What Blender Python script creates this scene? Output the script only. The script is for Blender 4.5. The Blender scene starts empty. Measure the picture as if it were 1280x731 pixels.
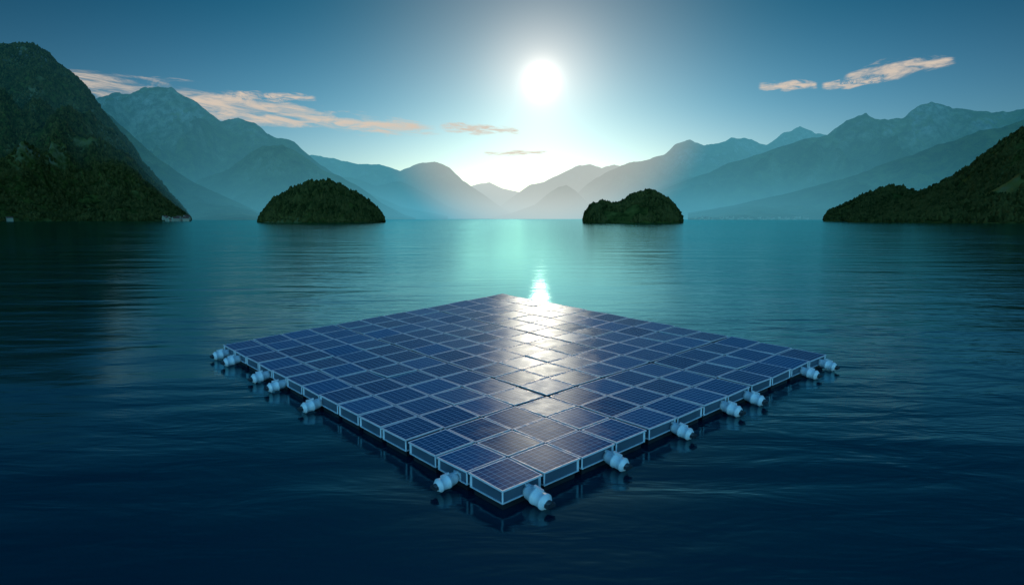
import bpy, bmesh, math, random
import numpy as np
from mathutils import Vector, Matrix

random.seed(4); np.random.seed(4)
scene = bpy.context.scene
scene.view_settings.view_transform = 'Standard'
scene.view_settings.look = 'None'
scene.view_settings.exposure = 0

# ------------------------------------------------------------------ survey
F = 740.0; CAM_H = 8.15; TH = math.radians(7.13)
CT, ST = math.cos(TH), math.sin(TH)
def bearing(u, v):
    du, dv = u-640.0, v-365.5
    return np.array([du, F*CT - dv*ST, -F*ST - dv*CT])
def at_dist(u, v, D):
    d = bearing(u, v); k = D/d[1]
    return np.array([d[0]*k, D, CAM_H + d[2]*k])
def on_level(u, v, z):
    d = bearing(u, v); k = (z-CAM_H)/d[2]
    return np.array([d[0]*k, d[1]*k, z])
sd = bearing(677, 100); sd = sd/np.linalg.norm(sd)
SUN_EL = math.asin(sd[2]); SUN_AZ = math.atan2(sd[0], sd[1])

# ------------------------------------------------------------------ numpy noise
def pn(x, y, seed=0):
    xi = np.floor(x).astype(np.int64); yi = np.floor(y).astype(np.int64)
    xf = x-xi; yf = y-yi
    def g(ix, iy):
        h = (ix*374761393 + iy*668265263 + seed*974634777) & 0xffffffff
        h = ((h ^ (h >> 13))*1274126177) & 0xffffffff
        h = h ^ (h >> 16)
        a = (h & 0xffff)/65536.0*2*np.pi
        return np.cos(a), np.sin(a)
    def d(ix, iy, fx, fy):
        gx, gy = g(ix, iy); return gx*fx+gy*fy
    u = xf*xf*xf*(xf*(xf*6-15)+10); v = yf*yf*yf*(yf*(yf*6-15)+10)
    a = d(xi, yi, xf, yf); b = d(xi+1, yi, xf-1, yf)
    c = d(xi, yi+1, xf, yf-1); e = d(xi+1, yi+1, xf-1, yf-1)
    return (a*(1-u)+b*u)*(1-v)+(c*(1-u)+e*u)*v
def fbm(x, y, o=5, seed=0):
    s = 0; a = 1
    for i in range(o):
        s = s + a*pn(x, y, seed+i*7); x = x*2.03+3.1; y = y*2.03-1.7; a *= .5
    return s
def ridged(x, y, o=6, seed=0):
    s = 0; a = .5; w = 1
    for i in range(o):
        n = (1-np.abs(pn(x, y, seed+i*11))*1.9); n = np.clip(n, 0, 1)**2
        s = s + a*n*w; w = np.clip(n*1.6, 0, 1); x = x*2.07+5.3; y = y*2.07+2.9; a *= .52
    return s

# ------------------------------------------------------------------ node helpers
def mat(name):
    m = bpy.data.materials.new(name); m.use_nodes = True
    nt = m.node_tree; nt.nodes.clear()
    out = nt.nodes.new('ShaderNodeOutputMaterial')
    return m, nt, out
def N(nt, t, **kw):
    n = nt.nodes.new(t)
    for k, v in kw.items(): setattr(n, k, v)
    return n
def setin(nt, sock, v):
    if isinstance(v, bpy.types.NodeSocket): nt.links.new(v, sock)
    else:
        try: sock.default_value = v
        except Exception: sock.default_value = (v, v, v)
def M(nt, op, a, b=0.0, c=0.0, clamp=False):
    n = N(nt, 'ShaderNodeMath', operation=op, use_clamp=clamp)
    setin(nt, n.inputs[0], a); setin(nt, n.inputs[1], b); setin(nt, n.inputs[2], c)
    return n.outputs[0]
def VM(nt, op, a, b=(0, 0, 0), out=0):
    n = N(nt, 'ShaderNodeVectorMath', operation=op)
    setin(nt, n.inputs[0], a); setin(nt, n.inputs[1], b)
    return n.outputs['Value' if out else 'Vector']
def SCALE(nt, vec, k):
    n = N(nt, 'ShaderNodeVectorMath', operation='SCALE'); setin(nt, n.inputs[0], vec); setin(nt, n.inputs['Scale'], k)
    return n.outputs[0]
def MIX(nt, fac, a, b, blend='MIX'):
    n = N(nt, 'ShaderNodeMix', data_type='RGBA', blend_type=blend)
    setin(nt, n.inputs[0], fac); setin(nt, n.inputs[6], a); setin(nt, n.inputs[7], b)
    return n.outputs[2]
def RANGE(nt, v, a, b, c=0.0, d=1.0, smooth=True):
    n = N(nt, 'ShaderNodeMapRange')
    if smooth: n.interpolation_type = 'SMOOTHSTEP'
    setin(nt, n.inputs[0], v)
    for i, x in enumerate((a, b, c, d)): n.inputs[i+1].default_value = x
    return n.outputs[0]
def NOISE(nt, vec, scale, detail=4, rough=.5, dist=0.0):
    n = N(nt, 'ShaderNodeTexNoise')
    setin(nt, n.inputs['Vector'], vec); n.inputs['Scale'].default_value = scale
    n.inputs['Detail'].default_value = detail; n.inputs['Roughness'].default_value = rough
    n.inputs['Distortion'].default_value = dist
    return n.outputs[0]
def MAP(nt, vec, sc=(1, 1, 1), rot=(0, 0, 0)):
    n = N(nt, 'ShaderNodeMapping'); setin(nt, n.inputs[0], vec)
    n.inputs['Scale'].default_value = sc; n.inputs['Rotation'].default_value = rot
    return n.outputs[0]

def mesh_obj(name, verts, faces, mats, parent=None, smooth=False, fmat=None):
    me = bpy.data.meshes.new(name)
    verts = np.asarray(verts, dtype=np.float32)
    if isinstance(faces, np.ndarray):
        k = faces.shape[1]; nf = len(faces)
        me.vertices.add(len(verts)); me.vertices.foreach_set('co', verts.ravel())
        me.loops.add(nf*k); me.loops.foreach_set('vertex_index', faces.astype(np.int32).ravel())
        me.polygons.add(nf); me.polygons.foreach_set('loop_start', np.arange(0, nf*k, k, dtype=np.int32))
        me.update(calc_edges=True)
    else:
        me.from_pydata([tuple(map(float, v)) for v in verts], [], faces); me.update()
    for m in mats: me.materials.append(m)
    if fmat is not None: me.polygons.foreach_set('material_index', np.asarray(fmat, dtype=np.int32))
    me.polygons.foreach_set('use_smooth', [smooth]*len(me.polygons))
    ob = bpy.data.objects.new(name, me); scene.collection.objects.link(ob)
    if parent: ob.parent = parent
    return ob

# ------------------------------------------------------------------ world
w = bpy.data.worlds.new('World'); scene.world = w; w.use_nodes = True
nt = w.node_tree; nt.nodes.clear()
wo = N(nt, 'ShaderNodeOutputWorld'); bg = N(nt, 'ShaderNodeBackground')
sky = N(nt, 'ShaderNodeTexSky', sky_type='NISHITA'); sky.sun_disc = False
sky.sun_elevation = SUN_EL; sky.sun_rotation = SUN_AZ
sky.altitude = 400; sky.air_density = 1.0; sky.dust_density = 0.5; sky.ozone_density = 3.0
tc = N(nt, 'ShaderNodeTexCoord')
dirn = VM(nt, 'NORMALIZE', tc.outputs['Generated'])
dot = VM(nt, 'DOT_PRODUCT', dirn, tuple(sd), out=1)
dotc = M(nt, 'MAXIMUM', dot, 0.0)
sep = N(nt, 'ShaderNodeSeparateXYZ'); nt.links.new(dirn, sep.inputs[0])
tint = MIX(nt, RANGE(nt, sep.outputs[2], 0.02, 0.37), (0.46, 0.84, 0.94, 1), (0.04, 0.35, 0.42, 1))
tint = MIX(nt, RANGE(nt, sep.outputs[2], 0.42, 0.85), tint, (0.40, 0.95, 1.20, 1))  # sky overhead, out of view, brightened as added fill for upward faces
base = MIX(nt, 1.0, sky.outputs[0], tint, 'MULTIPLY')
side = RANGE(nt, dotc, 0.70, 0.99, 0.56, 0.80)
back_fill = RANGE(nt, dot, 0.40, -0.4, 0.0, 3.6)  # added fill: unseen sky behind the camera brightened to light facing slopes
base = SCALE(nt, base, M(nt, 'ADD', side, back_fill))
def glow(p, col): return SCALE(nt, col, M(nt, 'POWER', dotc, p))
g = VM(nt, 'ADD', glow(2600, (7, 6.0, 5.0)), glow(330, (3.8, 2.9, 2.3)))
g = VM(nt, 'ADD', g, glow(50, (2.4, 1.10, 0.80)))
disc = RANGE(nt, dot, math.cos(math.radians(1.68)), math.cos(math.radians(1.35)), 0, 1)
g = VM(nt, 'ADD', g, SCALE(nt, (26, 24.5, 22), disc))
az = VM(nt, 'DOT_PRODUCT', dirn, (math.sin(SUN_AZ), math.cos(SUN_AZ), 0), out=1)
hb = M(nt, 'MULTIPLY', M(nt, 'POWER', M(nt, 'MAXIMUM', az, 0), 14), RANGE(nt, sep.outputs[2], 0.19, -0.02))
g = VM(nt, 'ADD', g, SCALE(nt, (5.6, 2.3, 1.3), hb))
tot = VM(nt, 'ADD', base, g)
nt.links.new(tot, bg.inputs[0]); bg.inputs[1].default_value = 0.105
nt.links.new(bg.outputs[0], wo.inputs[0])

sun = bpy.data.lights.new('sun', 'SUN'); sun.energy = 0.5; sun.angle = math.radians(1.0); sun.color = (1, .80, .56)
so = bpy.data.objects.new('sun', sun); scene.collection.objects.link(so)
so.rotation_euler = Vector(tuple(sd)).to_track_quat('Z', 'Y').to_euler(); so.location = (0, 0, 100)

# ------------------------------------------------------------------ aerial haze painted into materials as emission by world position, brighter toward the sun
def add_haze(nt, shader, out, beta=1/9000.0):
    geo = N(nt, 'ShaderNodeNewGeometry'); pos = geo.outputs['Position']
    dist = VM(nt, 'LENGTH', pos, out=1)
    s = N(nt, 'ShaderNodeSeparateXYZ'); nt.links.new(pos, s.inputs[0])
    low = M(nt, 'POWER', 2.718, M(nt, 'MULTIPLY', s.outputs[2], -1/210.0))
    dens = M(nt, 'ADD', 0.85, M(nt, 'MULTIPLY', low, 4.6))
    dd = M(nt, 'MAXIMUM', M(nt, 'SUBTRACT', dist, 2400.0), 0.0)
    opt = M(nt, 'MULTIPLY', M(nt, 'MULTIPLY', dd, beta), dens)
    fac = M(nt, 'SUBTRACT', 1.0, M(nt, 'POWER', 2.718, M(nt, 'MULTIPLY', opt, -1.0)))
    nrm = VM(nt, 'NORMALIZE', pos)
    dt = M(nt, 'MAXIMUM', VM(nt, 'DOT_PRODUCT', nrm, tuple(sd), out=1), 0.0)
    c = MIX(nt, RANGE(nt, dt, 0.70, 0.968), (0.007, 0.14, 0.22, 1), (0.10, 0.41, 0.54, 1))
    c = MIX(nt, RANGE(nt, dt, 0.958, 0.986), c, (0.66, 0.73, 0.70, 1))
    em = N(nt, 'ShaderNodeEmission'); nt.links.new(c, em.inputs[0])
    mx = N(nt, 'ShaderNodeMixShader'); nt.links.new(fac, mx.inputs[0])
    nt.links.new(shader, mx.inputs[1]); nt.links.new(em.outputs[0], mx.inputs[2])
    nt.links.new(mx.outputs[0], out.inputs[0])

def mountain_mat(name, rock_z0, rock_z1, rough_scale, rk=1.0):
    m, nt, out = mat(name)
    b = N(nt, 'ShaderNodeBsdfDiffuse')
    geo = N(nt, 'ShaderNodeNewGeometry'); pos = geo.outputs['Position']
    s = N(nt, 'ShaderNodeSeparateXYZ'); nt.links.new(pos, s.inputs[0])
    sn = N(nt, 'ShaderNodeSeparateXYZ'); nt.links.new(geo.outputs['Normal'], sn.inputs[0])
    n1 = NOISE(nt, pos, 0.004*rough_scale, 5, .65); n2 = NOISE(nt, pos, 0.03*rough_scale, 4, .65)
    forest = MIX(nt, RANGE(nt, n2, .3, .7), (0.018, 0.028, 0.006, 1), (0.10, 0.105, 0.022, 1))
    forest = MIX(nt, RANGE(nt, n1, .50, .64), forest, (0.15, 0.145, 0.035, 1))
    rock = MIX(nt, RANGE(nt, n2, .35, .65), (0.05*rk, 0.052*rk, 0.05*rk, 1), (0.24*rk, 0.23*rk, 0.20*rk, 1))
    hz = RANGE(nt, s.outputs[2], rock_z0, rock_z1)
    steep = RANGE(nt, sn.outputs[2], .78, .50)
    f = M(nt, 'MULTIPLY', M(nt, 'ADD', M(nt, 'MULTIPLY', hz, .7), M(nt, 'MULTIPLY', M(nt, 'SUBTRACT', n1, .52), 3.0)), M(nt, 'ADD', steep, .05), clamp=True)
    nt.links.new(MIX(nt, f, forest, rock), b.inputs[0])
    bp = N(nt, 'ShaderNodeBump'); bp.inputs['Strength'].default_value = 1; bp.inputs['Distance'].default_value = 14/rough_scale
    nt.links.new(n2, bp.inputs['Height']); nt.links.new(bp.outputs[0], b.inputs['Normal'])
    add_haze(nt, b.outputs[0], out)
    return m
m_near = mountain_mat('forested_slope', 480, 720, 1.6)
m_far = mountain_mat('rocky_slope', 500, 1200, .5, 1.1)

# ------------------------------------------------------------------ mountains
def mountain(name, sil, Wf, seed, lam, amp, material, nu=360, ntt=100, p=1.15, jag=.065):
    sil = np.array(sil, float)
    u = np.linspace(sil[0, 0], sil[-1, 0], nu)
    v = np.interp(u, sil[:, 0], sil[:, 1]); Dd = np.interp(u, sil[:, 0], sil[:, 2])
    crest = np.array([at_dist(a, b, c) for a, b, c in zip(u, v, Dd)])
    cz = np.maximum(crest[:, 2], 0.5); Wc = np.minimum(Wf, Dd*.45)
    rows = []
    ts = np.concatenate([np.linspace(-.35, 0, 12)[:-1], np.linspace(0, 1, ntt)**1.15])
    for t in ts:
        sc = 1 - t*Wc/Dd
        x = crest[:, 0]*sc; y = crest[:, 1]*sc
        wx = fbm(x/lam/1.5, y/lam/1.5, 3, seed+50)*.35
        r = ridged(x/lam+wx, y/lam*.6+wx, 7, seed)
        fine = fbm(x/lam*4, y/lam*4, 6, seed+9)+.5*(ridged(x/lam*7, y/lam*7, 3, seed+4)-.5)
        tt = abs(t)
        env = min(1.0, tt*4.2)*(1-tt)**.6 if t >= 0 else min(.5, tt*3)
        prof = (1-t)**p if t >= 0 else max(0, 1-tt*2.6)
        z = cz*(prof + amp*(r-.62)*env + jag*fine*(.45+env)) 
        z = z*np.clip((1-t)*12, 0, 1) - 6*(t > .985) - 1.0
        if t < 0: z = z - 4
        rows.append(np.stack([x, y, z], 1))
    V = np.concatenate(rows); nr = len(ts)
    i = np.arange(nr-1)[:, None]*nu + np.arange(nu-1)[None, :]
    i = i.ravel(); Fc = np.stack([i, i+nu, i+nu+1, i+1], 1)
    ob = mesh_obj(name, V, Fc, [material], smooth=True)
    return ob, V.reshape(nr, nu, 3)

left_near, GL = mountain('forested_mountain', [(-900,-60,1300),(-420,0,1700),(-200,30,2000),(-60,50,2300),(0,54,2400),(38,53,2450),(60,62,2500),(72,76,2500),(92,92,2500),(108,108,2500),(118,124,2500),(150,165,2500),(165,182,2500),(178,202,2500),(205,232,2500),(226,256,2500),(238,272.5,2500)], 900, 3, 420, .55, m_near, 420, 130, jag=.04)
right_near, GR = mountain('forested_mountain', [(1062,272,1500),(1100,262,1500),(1140,246,1450),(1180,226,1400),(1210,208,1400),(1240,186,1350),(1280,158,1300),(1330,130,1250),(1420,95,1200),(1700,40,1000),(2100,20,900)], 420, 8, 260, .30, m_near, 300, 90, jag=.03)
rn2, GR2 = mountain('wooded_hill', [(1030,272.5,1750),(1036,264,1750),(1055,256,1750),(1080,243,1750),(1108,233,1750),(1128,233,1750),(1145,239,1750),(1170,250,1750),(1220,262,1750)], 260, 15, 160, .25, m_near, 200, 60, jag=.03)
mountain('mountain', [(80,110,3900),(130,138,3900),(165,168,3900),(200,200,3900),(235,224,3900),(265,238,3800),(300,254,3700),(330,268,3700),(342,272.5,3700)], 900, 21, 500, .45, m_far)
mountain('mountain', [(60,150,6500),(100,130,6500),(122,122,6500),(140,117,6500),(165,116,6500),(190,109,6500),(214,110,6500),(236,122,6500),(262,141,6500),(275,149,6500),(298,147,6500),(318,153,6500),(334,168,6500),(350,172,6500),(368,176,6500),(384,192,6500),(400,206,6500),(440,232,6500),(500,258,6500),(560,270,6500)], 1700, 37, 1100, .62, m_far, 460, 140)
mountain('mountain', [(225,236,4800),(250,224,4800),(285,212,4800),(310,192,4800),(330,183,4800),(352,181,4800),(376,192,4800),(402,212,4800),(425,220,4800),(450,234,4800),(478,254,4800),(505,268,4800),(520,272.5,4800)], 900, 41, 550, .48, m_far)
mountain('mountain', [(330,200,11000),(380,193,11000),(420,199,11000),(455,206,11000),(480,207,11000),(500,213,11000),(522,205,11000),(543,202,11000),(562,210,11000),(578,225,11000),(600,240,11000),(625,258,11000),(650,272,11000)], 2200, 55, 1500, .55, m_far)
mountain('mountain', [(400,222,8500),(440,222,8500),(470,232,8500),(500,226,8500),(530,240,8500),(560,258,8500),(600,271,8500)], 1400, 61, 1000, .5, m_far)
mountain('mountain', [(540,240,22000),(575,236,22000),(598,230,22000),(612,228,22000),(628,236,22000),(650,240,22000),(690,238,22000),(760,250,22000)], 3000, 71, 2600, .4, m_far)
mountain('mountain', [(598,271,15000),(625,258,15000),(645,243,15000),(662,231,15000),(680,227,15000),(700,217,15000),(722,207,15000),(738,205,15000),(752,210,15000),(768,206,15000),(800,215,15000),(900,220,15000)], 2600, 83, 2000, .45, m_far)
mountain('mountain', [(612,272,8200),(640,266,8200),(668,256,8200),(684,243,8200),(698,233,8200),(708,231,8200),(718,237,8200),(728,247,8200),(745,262,8200),(760,271,8200)], 1000, 88, 900, .5, m_far, 200)
mountain('mountain', [(690,271,10500),(712,250,10500),(735,229,10500),(760,214,10500),(788,203,10500),(812,199,10500),(830,193,10500),(845,180,10500),(862,174,10500),(880,183,10500),(900,178,10500),(918,171,10500),(938,174,10500),(958,181,10500),(980,166,10500),(1000,158,10500),(1018,166,10500),(1050,170,10500),(1120,185,10500),(1200,200,10500)], 2400, 91, 1400, .6, m_far, 460, 110)
mountain('mountain', [(745,271,8000),(775,255,8000),(800,243,8000),(830,232,8000),(860,222,8000),(900,214,8000),(960,208,8000),(1050,200,8000)], 1400, 97, 1100, .5, m_far)
mountain('mountain', [(790,262,6500),(815,240,6500),(850,228,6500),(885,216,6500),(910,204,6500),(940,196,6500),(968,186,6500),(1000,176,6500),(1035,168,6500),(1058,150,6500),(1082,141,6500),(1100,150,6500),(1128,147,6500),(1150,131,6500),(1164,127,6500),(1190,134,6500),(1225,139,6500),(1260,140,6500),(1300,132,6500),(1500,120,6000),(1800,90,5000)], 1900, 103, 1000, .65, m_far, 480, 130)
mountain('mountain', [(860,266,4300),(920,256,4300),(990,240,4300),(1060,222,4300),(1120,200,4300),(1180,178,4300),(1240,160,4300),(1300,145,4300),(1500,110,4000)], 1100, 117, 700, .45, m_far)

# ------------------------------------------------------------------ islands
def island(name, sil, D, depth, seed):
    sil = np.array(sil, float); nu, nv = 140, 70
    u = np.linspace(sil[0, 0], sil[-1, 0], nu)
    v = np.interp(u, sil[:, 0], sil[:, 1])
    c = np.array([at_dist(a, b, D) for a, b in zip(u, v)])
    s = np.linspace(-1, 1, nv)
    X, S = np.meshgrid(c[:, 0], s)
    cz = np.maximum(c[:, 2], 0)[None, :]
    half = depth*np.sqrt(np.clip(1-(np.linspace(-1, 1, nu))**2, 0.02, 1))[None, :]
    Y = D + S*half
    Z = cz*np.clip(1-np.abs(S)**1.7, 0, 1)**.85*(1+.11*fbm(X/28, Y/28, 4, seed)) - 1.2
    V = np.stack([X, Y, Z], 2).reshape(-1, 3)
    i = (np.arange(nv-1)[:, None]*nu+np.arange(nu-1)[None, :]).ravel()
    ob = mesh_obj(name, V, np.stack([i, i+1, i+nu+1, i+nu], 1), [m_near], smooth=True)
    return ob, V.reshape(nv, nu, 3)
isl1, GI1 = island('wooded_island', [(328,275),(331,266),(340,255),(353,246),(370,236),(388,230),(403,228.5),(420,231),(438,240),(455,249),(468,259),(476,268),(479,275)], 1250, 120, 5)
isl2, GI2 = island('wooded_island', [(730,275),(732,266),(741,257),(752,253),(765,256),(776,255),(788,246),(802,241),(815,240),(828,246),(840,256),(848,265),(851,275)], 1150, 95, 6)

# ------------------------------------------------------------------ tree masses
def tree_mat():
    m, nt, out = mat('foliage')
    b = N(nt, 'ShaderNodeBsdfDiffuse'); tl = N(nt, 'ShaderNodeBsdfTranslucent')
    geo = N(nt, 'ShaderNodeNewGeometry')
    n = NOISE(nt, geo.outputs['Position'], .03, 2, .7)
    r = geo.outputs['Random Per Island']
    c = MIX(nt, r, (0.025, 0.036, 0.009, 1), (0.12, 0.105, 0.028, 1))
    c = MIX(nt, RANGE(nt, n, .42, .66, 0, .7), c, (0.15, 0.125, 0.035, 1))
    nt.links.new(c, b.inputs[0]); nt.links.new(c, tl.inputs[0])
    mm = N(nt, 'ShaderNodeMixShader'); mm.inputs[0].default_value = .3
    nt.links.new(b.outputs[0], mm.inputs[1]); nt.links.new(tl.outputs[0], mm.inputs[2])
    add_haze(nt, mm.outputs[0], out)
    return m
m_tree = tree_mat()
bm = bmesh.new(); bmesh.ops.create_icosphere(bm, subdivisions=1, radius=1)
IV = np.array([v.co[:] for v in bm.verts]); IF = np.array([[v.index for v in f.verts] for f in bm.faces]); bm.free()
def forest(name, G, n, r0, r1, zmin=1.0):
    nr, nu, _ = G.shape
    a = np.random.rand(n*3)*(nr-1.01); b = np.random.rand(n*3)*(nu-1.01)
    ai = a.astype(int); bi = b.astype(int); fa = (a-ai)[:, None]; fb = (b-bi)[:, None]
    P = (G[ai, bi]*(1-fa)+G[ai+1, bi]*fa)*(1-fb)+(G[ai, bi+1]*(1-fa)+G[ai+1, bi+1]*fa)*fb
    gap = fbm(P[:, 0]/70, P[:, 1]/70, 4, 77)
    keep = (P[:, 2] > zmin) & (gap > -.30) & (np.abs(P[:, 0]/P[:, 1]) < 1.25)
    P = P[keep][:n]
    n = len(P)
    r = r0+(r1-r0)*np.random.rand(n)**1.5
    hs = r*(.9+.8*np.random.rand(n))
    J = 1+.30*(np.random.rand(n, len(IV), 1)-.5)*2
    V = IV[None]*J*np.stack([r, r, hs], 1)[:, None, :]
    top = (IV[:, 2] > .3)[None, :, None]*np.array([1, 1, 0])[None, None, :]
    V = V*(1-.45*top*np.random.rand(n, 1, 1)) + P[:, None, :]
    V[:, :, 2] += (hs*.45)[:, None]
    Fc = IF[None]+(np.arange(n)*len(IV))[:, None, None]
    mesh_obj(name, V.reshape(-1, 3), Fc.reshape(-1, 3), [m_tree])
forest('forest', GI1, 5500, 2.0, 4.2)
forest('forest', GI2, 4500, 1.8, 3.8)
forest('forest', GL[13:], 42000, 2.8, 6.0)
forest('forest', GR[10:], 16000, 2.2, 4.6)
forest('forest', GR2[8:], 6000, 2.2, 4.6)

# ------------------------------------------------------------------ lakeside villages
def wall_mat(name, col):
    m, nt, out = mat(name); b = N(nt, 'ShaderNodeBsdfDiffuse')
    geo = N(nt, 'ShaderNodeNewGeometry'); nn = NOISE(nt, geo.outputs['Position'], .5, 2)
    nt.links.new(MIX(nt, nn, tuple(c*.8 for c in col)+(1,), col+(1,)), b.inputs[0])
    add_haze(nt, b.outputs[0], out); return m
m_wall = wall_mat('plaster', (.46, .38, .25)); m_roof = wall_mat('roof_tiles', (.22, .10, .07))
def village(name, u0, u1, D, n):
    V = []; Fc = []; fm = []
    for k in range(n):
        u = random.uniform(u0, u1); d = D+random.uniform(0, 160)
        p = at_dist(u, 273, d); x, y = p[0], p[1]; z = 1+(d-D)*.06
        a, b, h = random.uniform(5, 9), random.uniform(4, 6), random.uniform(4, 7); rt = random.uniform(0, 3.1)
        c, s = math.cos(rt), math.sin(rt); o = len(V)
        for (px, py, pz) in [(-a,-b,-4),(a,-b,-4),(a,b,-4),(-a,b,-4),(-a,-b,h),(a,-b,h),(a,b,h),(-a,b,h),(-a,0,h+b*.8),(a,0,h+b*.8)]:
            V.append((x+px*c-py*s, y+px*s+py*c, z+pz))
        for f, q in [((0,1,5,4),0),((2,3,7,6),0),((1,2,6,9,5),0),((3,0,4,8,7),0),((4,5,9,8),1),((6,7,8,9),1)]:
            Fc.append(tuple(o+i for i in f)); fm.append(q)
    mesh_obj(name, V, Fc, [m_wall, m_roof], fmat=fm)
village('lakeside_village', 205, 236, 1590, 9)
village('lakeside_village', -8, 12, 1500, 5)
village('lakeside_village', 868, 1010, 3150, 60)

# ------------------------------------------------------------------ water
m, nt, out = mat('lake_water')
geo = N(nt, 'ShaderNodeNewGeometry'); pos = geo.outputs['Position']
sw = N(nt, 'ShaderNodeSeparateXYZ'); nt.links.new(pos, sw.inputs[0])
a1 = NOISE(nt, MAP(nt, pos, (.045, .13, 1), (0, 0, .12)), 1, 2, .5, .4)
a2 = NOISE(nt, MAP(nt, pos, (.24, .70, 1), (0, 0, -.18)), 1, 3, .55, .5)
a3 = NOISE(nt, MAP(nt, pos, (.9, 2.3, 1), (0, 0, .15)), 1, 2, .5, .3)
patch = RANGE(nt, NOISE(nt, MAP(nt, pos, (.006, .016, 1)), 1, 3, .55), .38, .56, .35, 1.0)
# calmer water in a lane toward the sun, added to weaken its glitter
ax = M(nt, 'ABSOLUTE', M(nt, 'SUBTRACT', sw.outputs[0], M(nt, 'MULTIPLY', sw.outputs[1], .05)))
far = RANGE(nt, sw.outputs[1], 20.0, 60.0)
lane = RANGE(nt, M(nt, 'SUBTRACT', ax, M(nt, 'MULTIPLY', sw.outputs[1], .07)), 0.0, 24.0, .16, 1.0)
lane = M(nt, 'ADD', M(nt, 'MULTIPLY', lane, far), M(nt, 'SUBTRACT', 1.0, far))
hh = M(nt, 'ADD', M(nt, 'MULTIPLY', a2, .115), M(nt, 'MULTIPLY', a3, .020))
h = M(nt, 'ADD', M(nt, 'MULTIPLY', a1, .34), M(nt, 'MULTIPLY', hh, patch))
h = M(nt, 'MULTIPLY', h, lane)
bp = N(nt, 'ShaderNodeBump'); bp.inputs['Strength'].default_value = 1; bp.inputs['Distance'].default_value = 1
nt.links.new(h, bp.inputs['Height'])
df = N(nt, 'ShaderNodeBsdfDiffuse'); df.inputs[0].default_value = (0.0, 0.018, 0.036, 1)
gl = N(nt, 'ShaderNodeBsdfGlossy', distribution='BECKMANN'); gl.inputs['Roughness'].default_value = .15
gl.inputs['Color'].default_value = (.46, .95, 1.0, 1)
fr = N(nt, 'ShaderNodeFresnel'); fr.inputs[0].default_value = 1.62
for nd in (gl, fr): nt.links.new(bp.outputs[0], nd.inputs['Normal'])
mx = N(nt, 'ShaderNodeMixShader'); nt.links.new(fr.outputs[0], mx.inputs[0]); nt.links.new(df.outputs[0], mx.inputs[1]); nt.links.new(gl.outputs[0], mx.inputs[2])
nt.links.new(mx.outputs[0], out.inputs[0])
S = 60000
mesh_obj('lake_water', [(-S,-S,0),(S,-S,0),(S,S,0),(-S,S,0)], [(0,1,2,3)], [m])

# ------------------------------------------------------------------ clouds
m_cloud, nt, out = mat('cirrus_cloud')
uv = N(nt, 'ShaderNodeUVMap'); su = N(nt, 'ShaderNodeSeparateXYZ'); nt.links.new(uv.outputs[0], su.inputs[0])
uu, vv = su.outputs[0], su.outputs[1]
geo = N(nt, 'ShaderNodeNewGeometry')
n_a = NOISE(nt, MAP(nt, geo.outputs['Position'], (.0009, .00055, .001), (0, 0, .35)), 1, 8, .68, 1.0)
n_b = NOISE(nt, MAP(nt, uv.outputs[0], (4.5, 3.2, 1), (0, 0, .25)), 1, 7, .62, .6)
nn = M(nt, 'ADD', M(nt, 'MULTIPLY', n_a, .5), M(nt, 'MULTIPLY', n_b, .5))
e = M(nt, 'MULTIPLY', M(nt, 'MULTIPLY', vv, M(nt, 'SUBTRACT', 1, vv)), 4)
eu = RANGE(nt, M(nt, 'MULTIPLY', M(nt, 'MULTIPLY', uu, M(nt, 'SUBTRACT', 1, uu)), 4), 0, .40)
al = M(nt, 'MULTIPLY', M(nt, 'ADD', M(nt, 'MULTIPLY', e, 1.0), M(nt, 'MULTIPLY', M(nt, 'SUBTRACT', nn, .52), 6.0)), eu)
al = RANGE(nt, al, .10, 1.45, 0, .95)
tr = N(nt, 'ShaderNodeBsdfTransparent')
em = N(nt, 'ShaderNodeEmission'); em.inputs[0].default_value = (.72, .60, .49, 1); em.inputs[1].default_value = .95  # cloud brightness painted in as emission, standing in for scattered sunlight
mx = N(nt, 'ShaderNodeMixShader'); nt.links.new(al, mx.inputs[0]); nt.links.new(tr.outputs[0], mx.inputs[1]); nt.links.new(em.outputs[0], mx.inputs[2])
nt.links.new(mx.outputs[0], out.inputs[0])
def cloud(pts, z):
    pts = np.array(pts, float); n = 60
    u = np.linspace(pts[0, 0], pts[-1, 0], n); v = np.interp(u, pts[:, 0], pts[:, 1]); hw = np.interp(u, pts[:, 0], pts[:, 2])
    V = []; UV = []
    for j in range(9):
        k = j/8
        for i in range(n):
            V.append(on_level(u[i], v[i]+(k-.5)*2*hw[i], z)); UV.append((i/(n-1), k))
    i = (np.arange(8)[:, None]*n+np.arange(n-1)[None, :]).ravel(); Fc = np.stack([i, i+1, i+n+1, i+n], 1)
    ob = mesh_obj('cloud', V, Fc, [m_cloud], smooth=True)
    l = ob.data.uv_layers.new(name='UVMap'); UV = np.array(UV, dtype=np.float32)
    l.data.foreach_set('uv', UV[Fc.ravel()].ravel())
cloud([(30,88,9),(120,104,19),(200,116,22),(290,132,23),(380,148,20),(460,156,16),(570,165,9)], 3200)
cloud([(290,117,6),(345,121,8),(400,124,5)], 3200)
cloud([(545,158,7),(600,162,9),(655,165,5)], 3200)
cloud([(600,192,3),(640,191,5),(690,190,3)], 3200)
cloud([(945,108,7),(985,107,9),(1025,107,6)], 3200)
cloud([(1024,108,6),(1060,105,8),(1105,99,6)], 3200)
cloud([(1050,98,8),(1100,89,16),(1140,82,14),(1200,75,7)], 3200)

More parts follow.
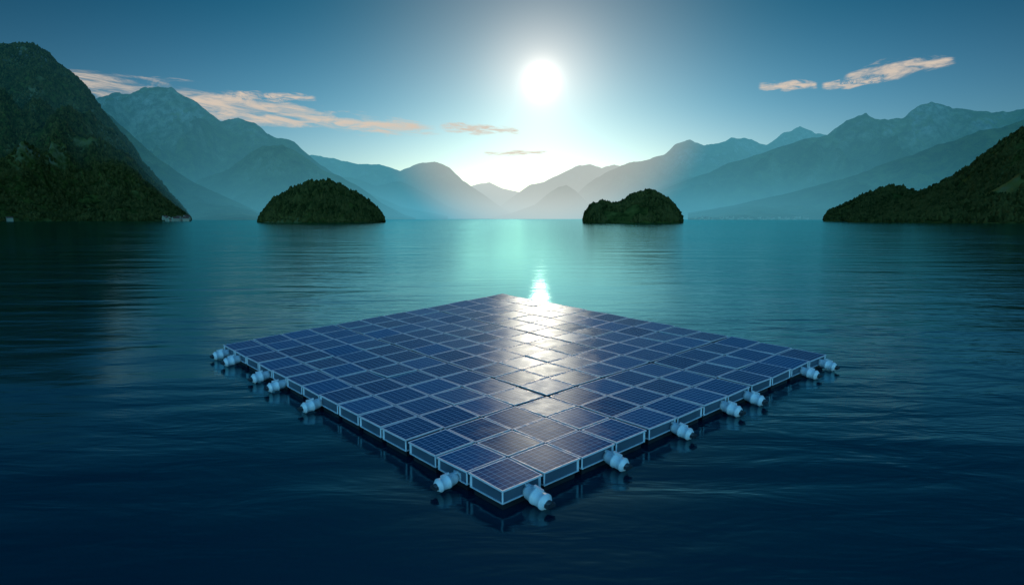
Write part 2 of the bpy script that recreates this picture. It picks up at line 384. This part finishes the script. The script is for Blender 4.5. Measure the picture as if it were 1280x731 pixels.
# ------------------------------------------------------------------ floating solar array
def simple(name, col, rough, metal=0.0, var=.15, sc=3.0):
    m, nt, out = mat(name); b = N(nt, 'ShaderNodeBsdfPrincipled')
    b.inputs['Metallic'].default_value = metal
    geo = N(nt, 'ShaderNodeNewGeometry'); nn = NOISE(nt, geo.outputs['Position'], sc, 4, .6)
    nt.links.new(MIX(nt, nn, tuple(c*(1-var*2) for c in col)+(1,), tuple(min(1, c*(1+var)) for c in col)+(1,)), b.inputs['Base Color'])
    nt.links.new(RANGE(nt, nn, .3, .7, rough*.8, min(1, rough*1.3)), b.inputs['Roughness'])
    nt.links.new(b.outputs[0], out.inputs[0]); return m
m_alu = simple('aluminium_frame', (.72, .75, .78), .45, .10)
m_side = simple('module_side', (.07, .11, .15), .4)
m_hdpe = simple('black_pontoon', (.010, .012, .015), .45)
m_white = simple('white_float', (.80, .82, .82), .3, 0, .12, 6)
m_dark = simple('dark_fitting', (.03, .035, .04), .4)

m_cell, nt, out = mat('photovoltaic_glass')
uv = N(nt, 'ShaderNodeUVMap'); su = N(nt, 'ShaderNodeSeparateXYZ'); nt.links.new(uv.outputs[0], su.inputs[0])
def line(c, n, wd):
    f = M(nt, 'FRACT', M(nt, 'MULTIPLY', c, n)); d = M(nt, 'ABSOLUTE', M(nt, 'SUBTRACT', f, .5))
    return M(nt, 'GREATER_THAN', d, .5-wd/2)
g1 = M(nt, 'MAXIMUM', line(su.outputs[0], 6, .055), line(su.outputs[1], 8, .07))
g2 = line(su.outputs[0], 18, .10)
geo = N(nt, 'ShaderNodeNewGeometry')
rnd = geo.outputs['Random Per Island']
cellc = MIX(nt, rnd, (0.001, 0.050, 0.13, 1), (0.006, 0.115, 0.25, 1))
dirt = NOISE(nt, geo.outputs['Position'], 1.3, 4, .6)
cellc = MIX(nt, RANGE(nt, dirt, .4, .8, 0, .12), cellc, (.04, .14, .22, 1))
col = MIX(nt, M(nt, 'MULTIPLY', g2, .18), cellc, (.24, .46, .60, 1))
col = MIX(nt, M(nt, 'MULTIPLY', g1, .9), col, (.50, .74, .86, 1))
bp = N(nt, 'ShaderNodeBump'); bp.inputs['Strength'].default_value = .25; bp.inputs['Distance'].default_value = .015
nt.links.new(NOISE(nt, geo.outputs['Position'], 1.1, 2), bp.inputs['Height'])
df = N(nt, 'ShaderNodeBsdfDiffuse'); nt.links.new(col, df.inputs[0])
gl = N(nt, 'ShaderNodeBsdfGlossy', distribution='BECKMANN'); nt.links.new(RANGE(nt, dirt, .3, .8, .30, .38), gl.inputs['Roughness'])
gl.inputs['Color'].default_value = (.72, .84, .95, 1)
fr = N(nt, 'ShaderNodeFresnel'); fr.inputs[0].default_value = 1.30
for nd in (gl, fr): nt.links.new(bp.outputs[0], nd.inputs['Normal'])
mx = N(nt, 'ShaderNodeMixShader'); nt.links.new(M(nt, 'MULTIPLY', fr.outputs[0], .42), mx.inputs[0]); nt.links.new(df.outputs[0], mx.inputs[1]); nt.links.new(gl.outputs[0], mx.inputs[2])
nt.links.new(mx.outputs[0], out.inputs[0])

TOP = 0.66
cN, cL, cR, cF = [on_level(*p, TOP)[:2] for p in ((628,613),(279,431),(1033,443),(628,367.5))]
A = []; B = []
for (s, t), (X, Y) in zip([(0,0),(1,0),(0,1),(1,1)], [cN, cL, cR, cF]):
    A.append([s, t, 1, 0, 0, 0, -X*s, -X*t]); B.append(X)
    A.append([0, 0, 0, s, t, 1, -Y*s, -Y*t]); B.append(Y)
Hh = np.append(np.linalg.solve(np.array(A), np.array(B)), 1).reshape(3, 3)
def plan(s, t):
    q = Hh @ np.array([s, t, 1.0]); return q[:2]/q[2]
NS, NTT = 14, 12
def spans(n, walk):
    pos = 0; o = []
    for i in range(n):
        o.append([pos, pos+1]); pos += 1.05 + (.06 if (i+1) in walk else 0)
    tot = o[-1][1]; return [(a/tot, b/tot) for a, b in o]
SS = spans(NS, (3,)); TT = spans(NTT, (4, 8))
array = bpy.data.objects.new('floating_solar_array', None); scene.collection.objects.link(array)

class MB:
    def __init__(s): s.V = []; s.F = []
    def prism(s, poly, z0, z1):   # poly 4 xy, z may be lists
        o = len(s.V)
        z0 = z0 if hasattr(z0, '__len__') else [z0]*4; z1 = z1 if hasattr(z1, '__len__') else [z1]*4
        for p, z in zip(poly, z0): s.V.append((p[0], p[1], z))
        for p, z in zip(poly, z1): s.V.append((p[0], p[1], z))
        s.F += [(o+3, o+2, o+1, o), (o+4, o+5, o+6, o+7)]
        for i in range(4): j = (i+1) % 4; s.F.append((o+i, o+j, o+4+j, o+4+i))
def inset(poly, d):
    P = [np.array(p) for p in poly]; out = []
    for i in range(4):
        a, b, c = P[i-1], P[i], P[(i+1) % 4]
        e1 = (a-b)/np.linalg.norm(a-b); e2 = (c-b)/np.linalg.norm(c-b)
        k = d/abs(e1[0]*e2[1]-e1[1]*e2[0]); out.append(b+(e1+e2)*k)
    return out
glassV = []; glassF = []; glassUV = []
frame = MB(); side = MB(); rail = MB(); pont = MB()
for i, (s0, s1) in enumerate(SS):
    for j, (t0, t1) in enumerate(TT):
        poly = [plan(s0, t0), plan(s0, t1), plan(s1, t1), plan(s1, t0)]   # CCW seen from above
        cen = sum(poly)/4
        gx, gy = np.random.normal(0, .010, 2); dz = np.random.normal(0, .006)
        def zt(p, off): return TOP+off+dz+gx*(p[0]-cen[0])+gy*(p[1]-cen[1])
        inn = inset(poly, .046)
        gpl = inset(poly, .042)
        o = len(glassV)
        for p in gpl: glassV.append((p[0], p[1], zt(p, -.008)))
        glassF.append((o, o+1, o+2, o+3)); glassUV += [(0, 0), (1, 0), (1, 1), (0, 1)]
        o = len(frame.V)           # frame ring
        for ring, off in ((poly, -.05), (poly, 0), (inn, 0), (inn, -.03)):
            for p in ring: frame.V.append((p[0], p[1], zt(p, off)))
        for r in range(3):
            for k in range(4):
                l = (k+1) % 4; frame.F.append((o+r*4+k, o+r*4+l, o+r*4+4+l, o+r*4+4+k))
        body = inset(poly, .07)
        side.prism(body, .22, [zt(p, -.045) for p in body])
        edge = (i in (0, NS-1)) or (j in (0, NTT-1))
        rb = inset(poly, .03)
        if edge:
            ri = inset(poly, .09)
            for k in range(4):
                l = (k+1) % 4
                rail.prism([rb[k], rb[l], ri[l], ri[k]], .225, .255)
                c = rb[k]; d = (cen-c)/np.linalg.norm(cen-c)*.075; q = np.array([-d[1], d[0]])*.5
                rail.prism([c-q*.6+d*.1, c+q*.6+d*.1, c+d+q*.6, c+d-q*.6][::1], .26, TOP-.065)
        pont.prism(inset(poly, .13), -.3, .215)
gob = mesh_obj('photovoltaic_glass', glassV, glassF, [m_cell], array)
l = gob.data.uv_layers.new(name='UVMap'); l.data.foreach_set('uv', np.array(glassUV, dtype=np.float32).ravel())
for nm, mb, mt in (('panel_frames', frame, m_alu), ('module_sides', side, m_side), ('perimeter_rails', rail, m_alu), ('pontoons', pont, m_hdpe)):
    ob = mesh_obj(nm, mb.V, mb.F, [mt], array)
    bmm = bmesh.new(); bmm.from_mesh(ob.data); bmesh.ops.recalc_face_normals(bmm, faces=bmm.faces); bmm.to_mesh(ob.data); bmm.free()
beam = MB()
for k in range(1, NTT):
    t = (TT[k-1][1]+TT[k][0])/2
    a, c = plan(0.004, t), plan(.996, t); d = (c-a)/np.linalg.norm(c-a); q = np.array([-d[1], d[0]])*.05
    beam.prism([a-q, a+q, c+q, c-q], .32, .42)
mesh_obj('joining_beams', beam.V, beam.F, [m_dark], array)

# floats / mooring drums round the edge
def drum(p, outdir, size, tilt=0.0):
    V = []; Fc = []; fm = []
    prof = [(-.55,.0,1),(-.55,.10,1),(-.42,.11,1),(-.42,.17,0),(-.30,.23,0),(-.06,.25,0),(-.05,.275,0),(.02,.275,0),(.03,.25,0),(.28,.245,0),(.30,.265,0),(.35,.265,0),(.36,.235,0),(.44,.19,0),(.45,.13,1),(.54,.12,1),(.56,.0,1)]
    ns = 20
    for x, r, q in prof:
        for k in range(ns):
            a = 2*math.pi*k/ns; V.append(Vector((x, r*math.cos(a), r*math.sin(a)*.92)))
    for i in range(len(prof)-1):
        for k in range(ns):
            l = (k+1) % ns; Fc.append((i*ns+k, i*ns+l, (i+1)*ns+l, (i+1)*ns+k)); fm.append(1 if prof[i][2] and prof[i+1][2] else 0)
    def box(x0, x1, y0, y1, z0, z1, q):
        o = len(V)
        for x, y, z in [(x0,y0,z0),(x1,y0,z0),(x1,y1,z0),(x0,y1,z0),(x0,y0,z1),(x1,y0,z1),(x1,y1,z1),(x0,y1,z1)]: V.append(Vector((x, y, z)))
        for f in [(3,2,1,0),(4,5,6,7),(0,1,5,4),(1,2,6,5),(2,3,7,6),(3,0,4,7)]: Fc.append(tuple(o+i for i in f)); fm.append(q)
    box(-.50, -.2, -.06, .06, .14, .20, 2)      # bracket arm
    box(-.53, -.46, -.20, .20, -.14, .17, 2)    # mounting plate
    box(-.12, .22, -.035, .035, .235, .31, 2)   # carrying handle
    box(.46, .60, -.16, .16, -.05, .05, 1)
    R = Matrix.Rotation(math.atan2(outdir[1], outdir[0]), 4, 'Z') @ Matrix.Rotation(tilt, 4, 'Y')
    T = Matrix.Translation((p[0], p[1], .28)) @ R @ Matrix.Scale(size, 4)
    V = [T @ v for v in V]
    ob = mesh_obj('edge_float', V, Fc, [m_white, m_dark, m_alu], array, fmat=fm)
    ob.data.polygons.foreach_set('use_smooth', [i < 16*20 for i, f in enumerate(Fc)])
dl = (cL-cN)/np.linalg.norm(cL-cN); dr = (cR-cN)/np.linalg.norm(cR-cN)
outL = np.array([-abs(dl[1]), -abs(dl[0])]); outR = np.array([abs(dr[1]), -abs(dr[0])])
for s, z in ((.095, .85), (.50, .95), (.654, .95), (.735, 1.0), (.90, 1.0), (.972, 1.0)):
    drum(plan(s, 0)+outL*.34, outL, z, .12)
for t, z in ((.05, 1.0), (.226, .95), (.406, .95), (.565, 1.0), (.65, 1.0), (.885, 1.0), (.972, 1.0)):
    drum(plan(0, t)+outR*.34, outR, z, .14)

# ------------------------------------------------------------------ camera
cam = bpy.data.cameras.new('camera'); co = bpy.data.objects.new('camera', cam); scene.collection.objects.link(co)
co.location = (0, 0, CAM_H); co.rotation_euler = (math.radians(90)-TH, 0, 0)
cam.sensor_width = 36; cam.lens = 36*F/1280; cam.clip_start = .1; cam.clip_end = 200000
scene.camera = co
